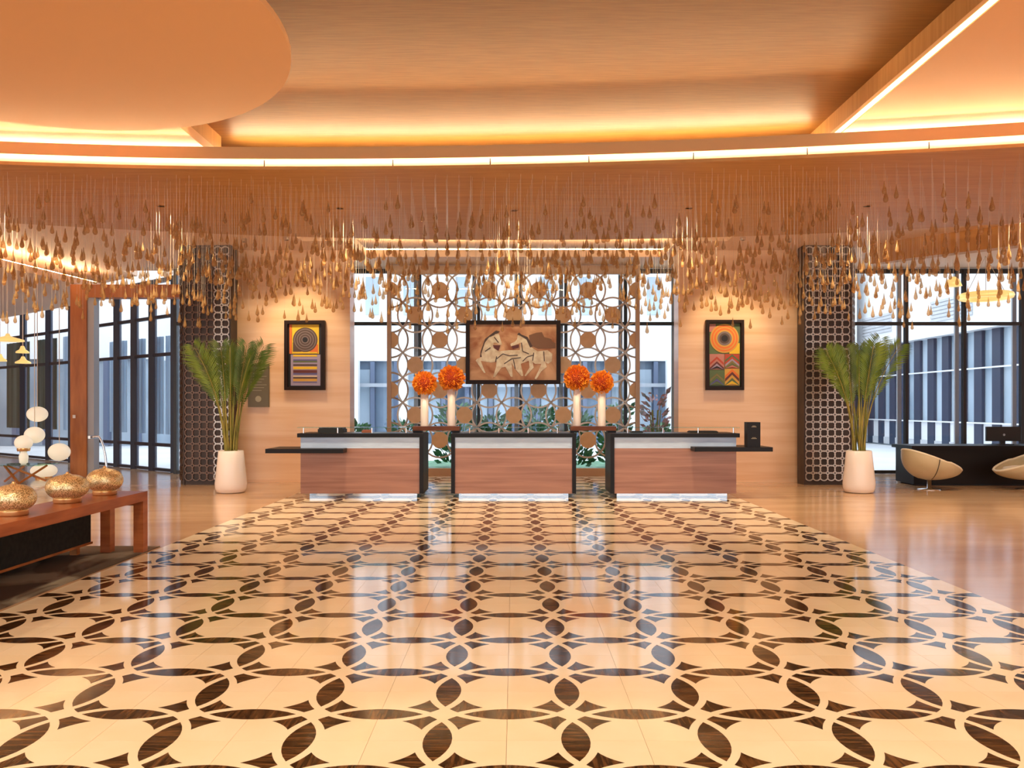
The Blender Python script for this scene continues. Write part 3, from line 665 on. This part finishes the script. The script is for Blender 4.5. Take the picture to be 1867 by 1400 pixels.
# ------------------------------------------------------------------ palms
def palm(loc, lab, seed, mir):
    r = random.Random(seed); t = thing('potted_palm', lab, 'potted plant', loc, 'palms beside the columns'); x, y, _ = loc
    k = 12
    MB().lathe([(.16, 0), (.235, .015), (.262, .08), (.27, .16), (.235, .50), (.212, .73), (.20, .74), (.19, .70)], (x, y, 0), 40).build('pot', 'white_ceramic', t, True)
    MB().lathe([(.19, .66), (0, .69)], (x, y, 0), 20).build('soil', 'soil', t)
    n = 13
    for i in range(n):
        a = 2 * PI * i / n + r.uniform(-.2, .2); lean = r.uniform(.30, .80) * (1.0 if i % 3 else .3); L = r.uniform(1.7, 2.0) if lean < .35 else r.uniform(1.75, 2.12)
        dr_ = Vector((math.cos(a), math.sin(a) * .6)); base = Vector((x + .10 * dr_.x, y + .10 * dr_.y, .68)); pts = []
        for q in range(15):
            f = q / 14; out = lean * (.14 * f + .86 * f ** 1.9); pts.append(base + Vector((dr_.x * out, dr_.y * out, L * (f - .10 * lean * f ** 3))))
        tw = r.choice((-1, 1)) * r.uniform(.6, 1.3); fr = MB(); lf = MB(); fr.tube(pts, [.013 * (1 - .8 * q / 14) + .002 for q in range(15)], 5)
        fo = fr.build('frond_stem', 'palm_stem', t, True)
        for q in range(0, 32):
            f = .46 + .54 * q / 31; i0 = min(13, int(f * 14)); fr_ = f * 14 - i0; p = pts[i0].lerp(pts[i0 + 1], fr_); d = (pts[i0 + 1] - pts[i0]).normalized()
            side = d.cross(Vector((-dr_.y, dr_.x, 0)) if abs(d.z) < .98 else Vector((0, 1, 0)))
            s1 = Matrix.Rotation(tw, 3, d) @ d.cross(Vector((dr_.x, dr_.y, .2))).normalized()
            ll = .40 * math.sin(PI * min(1, .18 + .80 * (1 - (f - .46) / .54))) * r.uniform(.8, 1.1)
            for sg in (-1, 1):
                dirv = (d * .85 + s1 * sg * .75 + Vector((0, 0, -.10))).normalized(); mid = p + dirv * ll * .5; tip = p + dirv * ll + Vector((0, 0, -.10 * ll)); u = d.cross(dirv).cross(dirv).normalized() * .012
                kk = len(lf.v); lf.v += [tuple(p), tuple(mid + u), tuple(tip), tuple(mid - u)]; lf.f.append((kk, kk + 1, kk + 2, kk + 3))
        lf.build('leaflets', 'palm_leaf', fo)
    for i in range(9):
        a = r.uniform(0, 2 * PI); q = .09 * math.sqrt(r.random()); p = Vector((x + q * math.cos(a), y + q * math.sin(a), .68)); o = Vector((r.uniform(-.1, .1), r.uniform(-.1, .1), r.uniform(.8, 1.2)))
        MB().tube([p, p + o * .5, p + o], [.016, .013, .006], 6).build('cane', 'palm_stem', t, True)
palm((-4.97, 14.1, 0), 'green palm in a white pot before the left stone wall', 3, 1)
palm((6.05, 14.1, 0), 'green palm in a white pot before the right ring column', 8, -1)

# ------------------------------------------------------------------ left foreground: rug, console, lanterns, sofa
tag(box(-9, -3.80, 1.5, 8.62, .0005, .010).build('rug', 'rug'), 'grey brown patterned rug below the console table', 'rug')
t = thing('console_table', 'reddish wooden console table at left holding gold lanterns', 'table', (-4.02, 6.0, 0))
TX0, TX1, TY0, TY1, TT = -4.27, -3.80, 3.9, 8.33, .63
box(TX0, TX1, TY0, TY1, TT - .095, TT).build('table_top', 'wood_red', t)
for (xx, yy) in ((TX0 + .03, TY1 - .10), (TX1 - .10, TY1 - .10), (TX0 + .03, TY0), (TX1 - .10, TY0)): box(xx, xx + .10, yy, yy + .10, .010, TT - .095).build('leg', 'wood_red', t)
box(TX0 + .13, TX1 - .10, TY1 - .09, TY1 - .03, TT - .14, TT - .095).build('end_rail', 'wood_red', t)
for (xp, yb, wpx, hpx, lab) in ((25, 941, 74, 56, 'nearest gold mosaic lantern, cut by the left picture edge'), (123, 918, 72, 51, 'middle of the three gold mosaic lanterns'), (191, 904, 62, 48, 'farthest gold mosaic lantern near the table end')):
    Y = (HC - TT) * FPX / (yb - VY - 2); x = (xp - VX) * Y / FPX; r = wpx / 2 * Y / FPX; H = hpx * Y / FPX
    t = thing('gold_lantern', lab, 'lantern', (x, Y, TT), 'gold lanterns on the console')
    MB().lathe([(r * .62, TT), (r * .66, TT + .01), (r * .64, TT + .035), (r * .66, TT + .045)], (x, Y, 0), 36).build('base_ring', 'gold_smooth', t, True)
    prof = []
    for i in range(19):
        f = i / 18; ang = -PI * .36 + f * (PI * .5 + PI * .36); rr = r * math.cos(ang) ** .8 if math.cos(ang) > 1e-6 else 0; zz = math.sin(ang); prof.append((rr, zz))
    z0 = prof[0][1]; z1 = prof[-1][1]; zt = TT + .040
    prof = [(q, zt + (H - .040) * (z - z0) / (z1 - z0)) for q, z in prof]
    prof = [(max(q, .0) , z + (.018 if q < r * .12 else 0)) for q, z in prof]
    MB().lathe(prof, (x, Y, 0), 48).build('shade', 'gold_mosaic', t, True)
    MB().lathe([(.018, TT + H), (.012, TT + H + .022), (0, TT + H + .026)], (x, Y, 0), 12).build('finial', 'gold_smooth', t, True)
t = thing('sofa', 'black sofa backing onto the console table', 'sofa', (-4.9, 5.6, 0))
box(-4.50, -4.31, 2.6, 8.18, .13, .53).build('sofa_back', 'dark_fabric', t)
box(-5.35, -4.50, 2.6, 8.18, .13, .36).build('seat_base', 'dark_fabric', t)
box(-4.49, -4.30, 2.6, 8.20, .108, .13).build('bottom_rail', 'wood_post', t)
for y in (2.7, 5.4, 8.08): box(-4.47, -4.40, y, y + .06, .010, .108).build('foot', 'wood_post', t)
for i, y in enumerate((6.95,)):
    t = tag(MB().lathe([(0, .36), (.20, .38), (.27, .45), (.27, .56), (.2, .63), (0, .65)], (-4.79, y, 0), 24, 1, 1.5).build('cushion', 'dark_fabric', smooth=True), 'dark cushion on the sofa behind the lanterns', 'cushion')

# ------------------------------------------------------------------ left background: timber portal, globes, X table, pendants
t = thing('timber_portal', 'brown timber portal frame standing before the left glass', 'frame', (-9.4, 17.4, 0))
box(-9.56, -9.21, 17.3, 17.6, 0, 3.86).build('post', 'wood_post', t)
box(-9.56, -6.6, 17.3, 17.6, 3.86, 4.14).build('lintel', 'wood_post', t)
box(-9.21, -9.07, 17.34, 17.56, 0, 3.86).build('jamb', 'frame_grey', t)
box(-6.75, -6.6, 17.3, 17.6, 0, 3.86).build('post', 'wood_post', t)
box(-9.50, -9.44, 17.285, 17.3, 1.26, 1.33).build('card_reader', 'white_paint', t)
t = thing('handrail', 'slim chrome curved handrail beside the timber post', 'rail', (-8.9, 17.0, 0))
hp = [px(*q, 17.0) for q in ((166, 797), (174, 796), (181, 796), (185, 803), (189, 815), (192, 830), (194, 850))]; hp.append(Vector((hp[-1].x + .02, 17.0, 0)))
MB().tube(hp, .024, 8).build('tube', 'chrome', t, True); MB().lathe([(.06, 0), (.06, .015), (.02, .03)], (hp[-1].x, 17.0, 0), 16).build('foot_plate', 'chrome', t)
box(hp[0].x - .05, hp[0].x, 16.97, 17.28, hp[0].z - .03, hp[0].z + .03).build('wall_bracket', 'chrome', t)
def globe(xp, yp, wp, hp_, Y, lab, hang=True, base=None):
    c = px(xp, yp, Y); r = wp / 2 * Y / FPX; rz = hp_ / 2 * Y / FPX
    t = thing('globe_lamp', lab, 'lamp', (c.x, Y, c.z), 'white paper globe lamps')
    MB().lathe([(r * math.sin(PI * i / 14), c.z - rz * math.cos(PI * i / 14)) for i in range(15)], (c.x, Y, 0), 28).build('globe', 'globe', t, True)
    if hang: MB().tube([(c.x, Y, c.z + rz), (c.x, Y, 4.22 if c.x < -9.9 else ZR0)], .008, 5).build('cord', 'wire', t)
    return t, c, rz
globe(68, 755, 35, 28, 16.6, 'uppermost hanging white globe lamp by the timber post')
globe(63, 793, 34, 30, 16.4, 'second white globe lamp, below the uppermost one')
globe(108, 824, 37, 32, 16.6, 'low hanging white globe lamp closest to the timber post')
t, c, rz = globe(43, 807, 30, 27, 15.9, 'white globe table lamp with a gold collar on the crossed leg table', False)
tz = .372
MB().lathe([(.11, c.z - rz - .02), (.12, c.z - rz + .02), (.11, c.z - rz + .05)], (c.x, 15.9, 0), 20).build('collar', 'gold_smooth', t)
MB().lathe([(.05, c.z - rz - .02), (.06, c.z - rz - .05), (.085, c.z - rz - .12), (.075, tz + .03), (.04, tz)], (c.x, 15.9, 0), 20).build('foot', 'globe', t, True)
t, c2, rz2 = globe(80, 858, 44, 26, 16.9, 'flattened white globe lamp resting on the floor under the others', False)
MB().lathe([(.16, 0), (.16, c2.z - rz2 + .03)], (c2.x, 16.9, 0), 20).build('foot', 'gold_smooth', t)
t = thing('crossed_leg_table', 'low table on crossed dark wooden legs at far left', 'table', (-9.7, 15.9, 0))
for (a, b) in (((8, 878, 15.75), (45, 846, 15.85)), ((84, 876, 15.75), (14, 847, 15.85)), ((34, 884, 15.55), (8, 847, 15.95)), ((34, 884, 15.55), (86, 846, 15.95))):
    A = px(*a); B = px(*b); A.z = max(A.z, .02); B.z = .345; MB().bar(A, B, .035, .035).build('leg', 'wood_post', t)
A = px(4, 846, 15.9); B = px(90, 846, 15.9); box(A.x, B.x, 15.55, 16.25, .355, .371).build('glass_top', 'shelf_glass', t)
def pendant(xp, yp, wp, Y, lab):
    c = px(xp, yp, Y); r = wp / 2 * Y / FPX
    t = thing('disc_pendant', lab, 'lamp', (c.x, Y, c.z), 'gold disc pendants at left')
    MB().lathe([(r, -.03), (r * .97, .0), (r * .45, .045), (.05, .07), (.03, .12)], (c.x, Y, c.z), 28).build('shade', 'gold_lamp', t, True)
    MB().tube([(c.x, Y, c.z + .1), (c.x, Y, 4.22 if c.x < -9.9 else 4.5)], .006, 5).build('cord', 'wire', t)
pendant(14, 619, 54, 16.2, 'large glowing gold disc pendant at the left picture edge')
pendant(41, 641, 22, 17.0, 'small gold disc pendant right of the large one')
pendant(42, 660, 26, 17.3, 'lowest small gold disc pendant near the angled glass')
pendant(0, 656, 22, 16.6, 'small gold disc pendant cut by the left picture edge')

# ------------------------------------------------------------------ right: concierge desk, monitor, chairs, pendant ring
t = thing('concierge_desk', 'long low black desk before the right windows', 'desk', (9.4, 15.3, 0))
box(7.62, 11.3, 15.32, 16.05, .03, .70).build('front_panel', 'black_lacquer', t); box(7.56, 11.36, 15.27, 16.1, .70, .763).build('desk_top', 'black_lacquer', t); box(7.7, 11.2, 15.4, 16.0, 0, .03).build('plinth', 'black_matte', t)
t = thing('computer_monitor', 'black computer monitor on the concierge desk', 'monitor', (9.6, 15.8, .763))
box(9.28, 9.95, 15.78, 15.83, .83, 1.115).build('screen_case', 'black_matte', t); box(9.56, 9.66, 15.80, 15.84, .775, .83).build('neck', 'black_matte', t); box(9.45, 9.77, 15.70, 15.92, .763, .775).build('foot', 'black_matte', t)
disc_xz(9.62, .955, .022, 15.774, 15.78, 16).build('emblem', 'frame_grey', t)
def shell_chair(loc, rz, lab, cush):
    t = thing('shell_chair', lab, 'chair', (0, 0, 0), 'shell chairs at the concierge desk')
    m = MB(); NU, NV = 40, 14; zb_ = .17
    def P(u, v, sh=1.):
        a = 2 * PI * u / NU; f = (1 - v ** 2.3) ** .55 if v < 1 else 0
        xx = .52 * math.cos(a) * f * sh - .06 * v; yy = .44 * math.sin(a) * f * sh; zr = .545 - .40 * (.52 * math.cos(a)) * 1.0
        if math.cos(a) < 0: zr -= 0.02
        return (xx, yy, zb_ + (zr - zb_) * (1 - v))
    for sh, off in ((1., 0), (.94, .035)):
        n = len(m.v)
        for v in range(NV + 1):
            for u in range(NU): x, y, z = P(u, v / NV, sh); m.v.append((x, y, z + off * v / NV))
        for v in range(NV):
            for u in range(NU):
                q = (u + 1) % NU; f = (n + v * NU + u, n + v * NU + q, n + (v + 1) * NU + q, n + (v + 1) * NU + u); m.f.append(f if sh < 1 else f[::-1])
    m.build('shell', 'cream_shell', t, True)
    rim = [Vector(P(u, 0, .97)) for u in range(NU)]
    MB().tube(rim, .022, 6, True).build('rim', 'cream_rim', t, True)
    cz = MB(); n = 0
    MB().lathe([(0, .27), (.30, .28), (.36, .33), (.33, .40), (.2, .43), (0, .44)], (.02, 0, 0), 24, 1, .9).build('seat_cushion', cush, t, True)
    MB().lathe([(0, .0), (.22, .02), (.28, .10), (.2, .18), (0, .2)], (-.26, 0, .42), 20, .55, 1.2).build('back_cushion', cush, t, True)
    seam = [Vector(P(-NU * .29, v / NV, 1.012)) for v in range(NV)]
    MB().tube(seam, .007, 4).build('seam', 'black_matte', t)
    MB().lathe([(.20, 0), (.20, .012), (.04, .025), (.035, .19)], (-.04, 0, 0), 20).build('pedestal', 'chrome', t, True)
    t.location = loc; t.rotation_euler = (0, 0, rz); return t
shell_chair((7.58, 14.6, 0), .12, 'cream shell chair with a dark teal cushion, back to the palm', 'teal_cushion')
shell_chair((9.28, 14.6, 0), PI - .12, 'cream shell chair with a beige cushion, cut by the right picture edge', 'beige_cushion')
tag(box(6.9, 11.6, 13.7, 16.4, .0005, .008).build('rug', 'rug'), 'dark brown rug under the shell chairs and black desk', 'rug') if False else None
c = px(1797, 540, 16.6); t = thing('ring_pendant', 'gold ring pendant lamp hanging at the right windows', 'lamp', tuple(c))
MB().tube([(c.x + .45 * math.cos(a), c.y + .45 * math.sin(a), c.z) for a in [i * PI / 20 for i in range(40)]], .07, 8, True).build('ring', 'gold_lamp', t, True)
for i in range(3):
    a = i * 2 * PI / 3; MB().tube([(c.x + .45 * math.cos(a), c.y + .45 * math.sin(a), c.z), (c.x, c.y, ZR0)], .006, 5).build('cord', 'wire', t)
c = px(1738, 515, 17.0); t = thing('small_pendant', 'small gold cone pendant left of the gold ring pendant', 'lamp', tuple(c))
MB().lathe([(.17, -.08), (.12, .05), (.04, .12)], tuple(c), 24).build('shade', 'gold_lamp', t, True); MB().tube([(c.x, c.y, c.z + .1), (c.x, c.y, ZR0)], .006, 5).build('cord', 'wire', t)

# ------------------------------------------------------------------ drop chandelier
ch = thing('drop_chandelier', 'wide chandelier of hundreds of amber glass drops on fine wires', 'chandelier', (0, 12, ZP0))
drop_prof = [(0, -.105), (.022, -.098), (.034, -.078), (.036, -.055), (.026, -.015), (.013, .035), (.006, .085), (.004, .105)]
dmesh = MB().lathe(drop_prof, (0, 0, 0), 8).mesh('glass_drop', 'drop_glass', True)
dl = []
N = 2300
for i in range(N):
    x = -10.0 + 20.0 * ((i * .61803398875) % 1.0); f = (i + .5) / N; f = (i * .7548776662) % 1.0
    ya = near_panel(x) + .25; yb = far_panel(x) - .2; y = ya + (yb - ya) * f
    if abs(x) / y > .72: continue
    top = 4.20 - .42 * f; low = 3.36 - .50 * f + .08 * math.sin(x * 1.7)
    u = R.random(); z = low + (top - low) * (u ** 1.1)
    dl.append((x, y, z))
dl.sort(key=lambda p: p[1])
rest = MB(); wires = MB()
for i, (x, y, z) in enumerate(dl):
    sc1 = R.uniform(.70, .95)
    if i < 300:
        o = inst('glass_drop', dmesh, ch, (x, y, z)); o.scale = (sc1, sc1, sc1)
    else: rest.lathe([(r * sc1, q * sc1) for r, q in drop_prof], (x, y, z), 6)
    w = .0012; k = len(wires.v); wires.v += [(x - w, y - w, z + .09), (x + w, y - w, z + .09), (x, y + w, z + .09), (x - w, y - w, ZP0), (x + w, y - w, ZP0), (x, y + w, ZP0)]
    wires.f += [(k, k + 1, k + 4, k + 3), (k + 1, k + 2, k + 5, k + 4), (k + 2, k, k + 3, k + 5)]
tag(rest.build('farther_glass_drops', 'drop_glass', ch, True), kind='stuff'); tag(wires.build('suspension_wires', 'wire', ch), kind='stuff')

# ------------------------------------------------------------------ added fill light fixtures, art spotlights
def fixture(x, y, z, lab):  # trim ring made up to go with an added fill light
    t = thing('fill_light_fixture', lab, 'lamp', (x, y, z), 'added ceiling fill lights')
    MB().lathe([(.07, z), (.07, z - .006), (.055, z - .006), (.055, z)], (x, y, 0), 20).build('trim_ring', 'bronze_panel' if z < 4.6 else 'peach_plaster', t)
for (x, y) in FILL_PANEL: fixture(x, y, ZP0, 'small round added fill light in the bronze panel among the drops')
for (x, y) in FILL_DOWN: fixture(x, y, ZG if abs(x) < 4 else ZS, 'small round added fill light in the lobby ceiling, out of view')
for (x, y, w, aim, ang) in ((-4.18, 14.75, 160, (-4.18, 16.0, 2.75), 62), (4.2, 14.75, 160, (4.2, 16.0, 2.75), 62), (-5.0, 14.9, 70, (-5.0, 16, 1.2), 80), (5.1, 14.9, 70, (5.1, 16, 1.2), 80)):
    t = thing('art_spotlight', 'small spotlight at the ceiling aimed at the %s stone wall' % ('left' if x < 0 else 'right'), 'lamp', (x, y, ZR0), 'spotlights over the %s wall' % ('left' if x < 0 else 'right'))
    MB().lathe([(.05, ZR0), (.05, ZR0 - .06), (.038, ZR0 - .06), (.038, ZR0 - .01)], (x, y, 0), 16).build('housing', 'chrome', t)
    spot('art_lamp', (x, y, ZR0 - .08), aim, w, ang, .7)
x, y = 0, 15.4
for dx in (-.8, .8): spot('art_lamp', (dx, 15.6, 4.95), (dx * .5, 17.5, 2.7), 70, 50, .8)
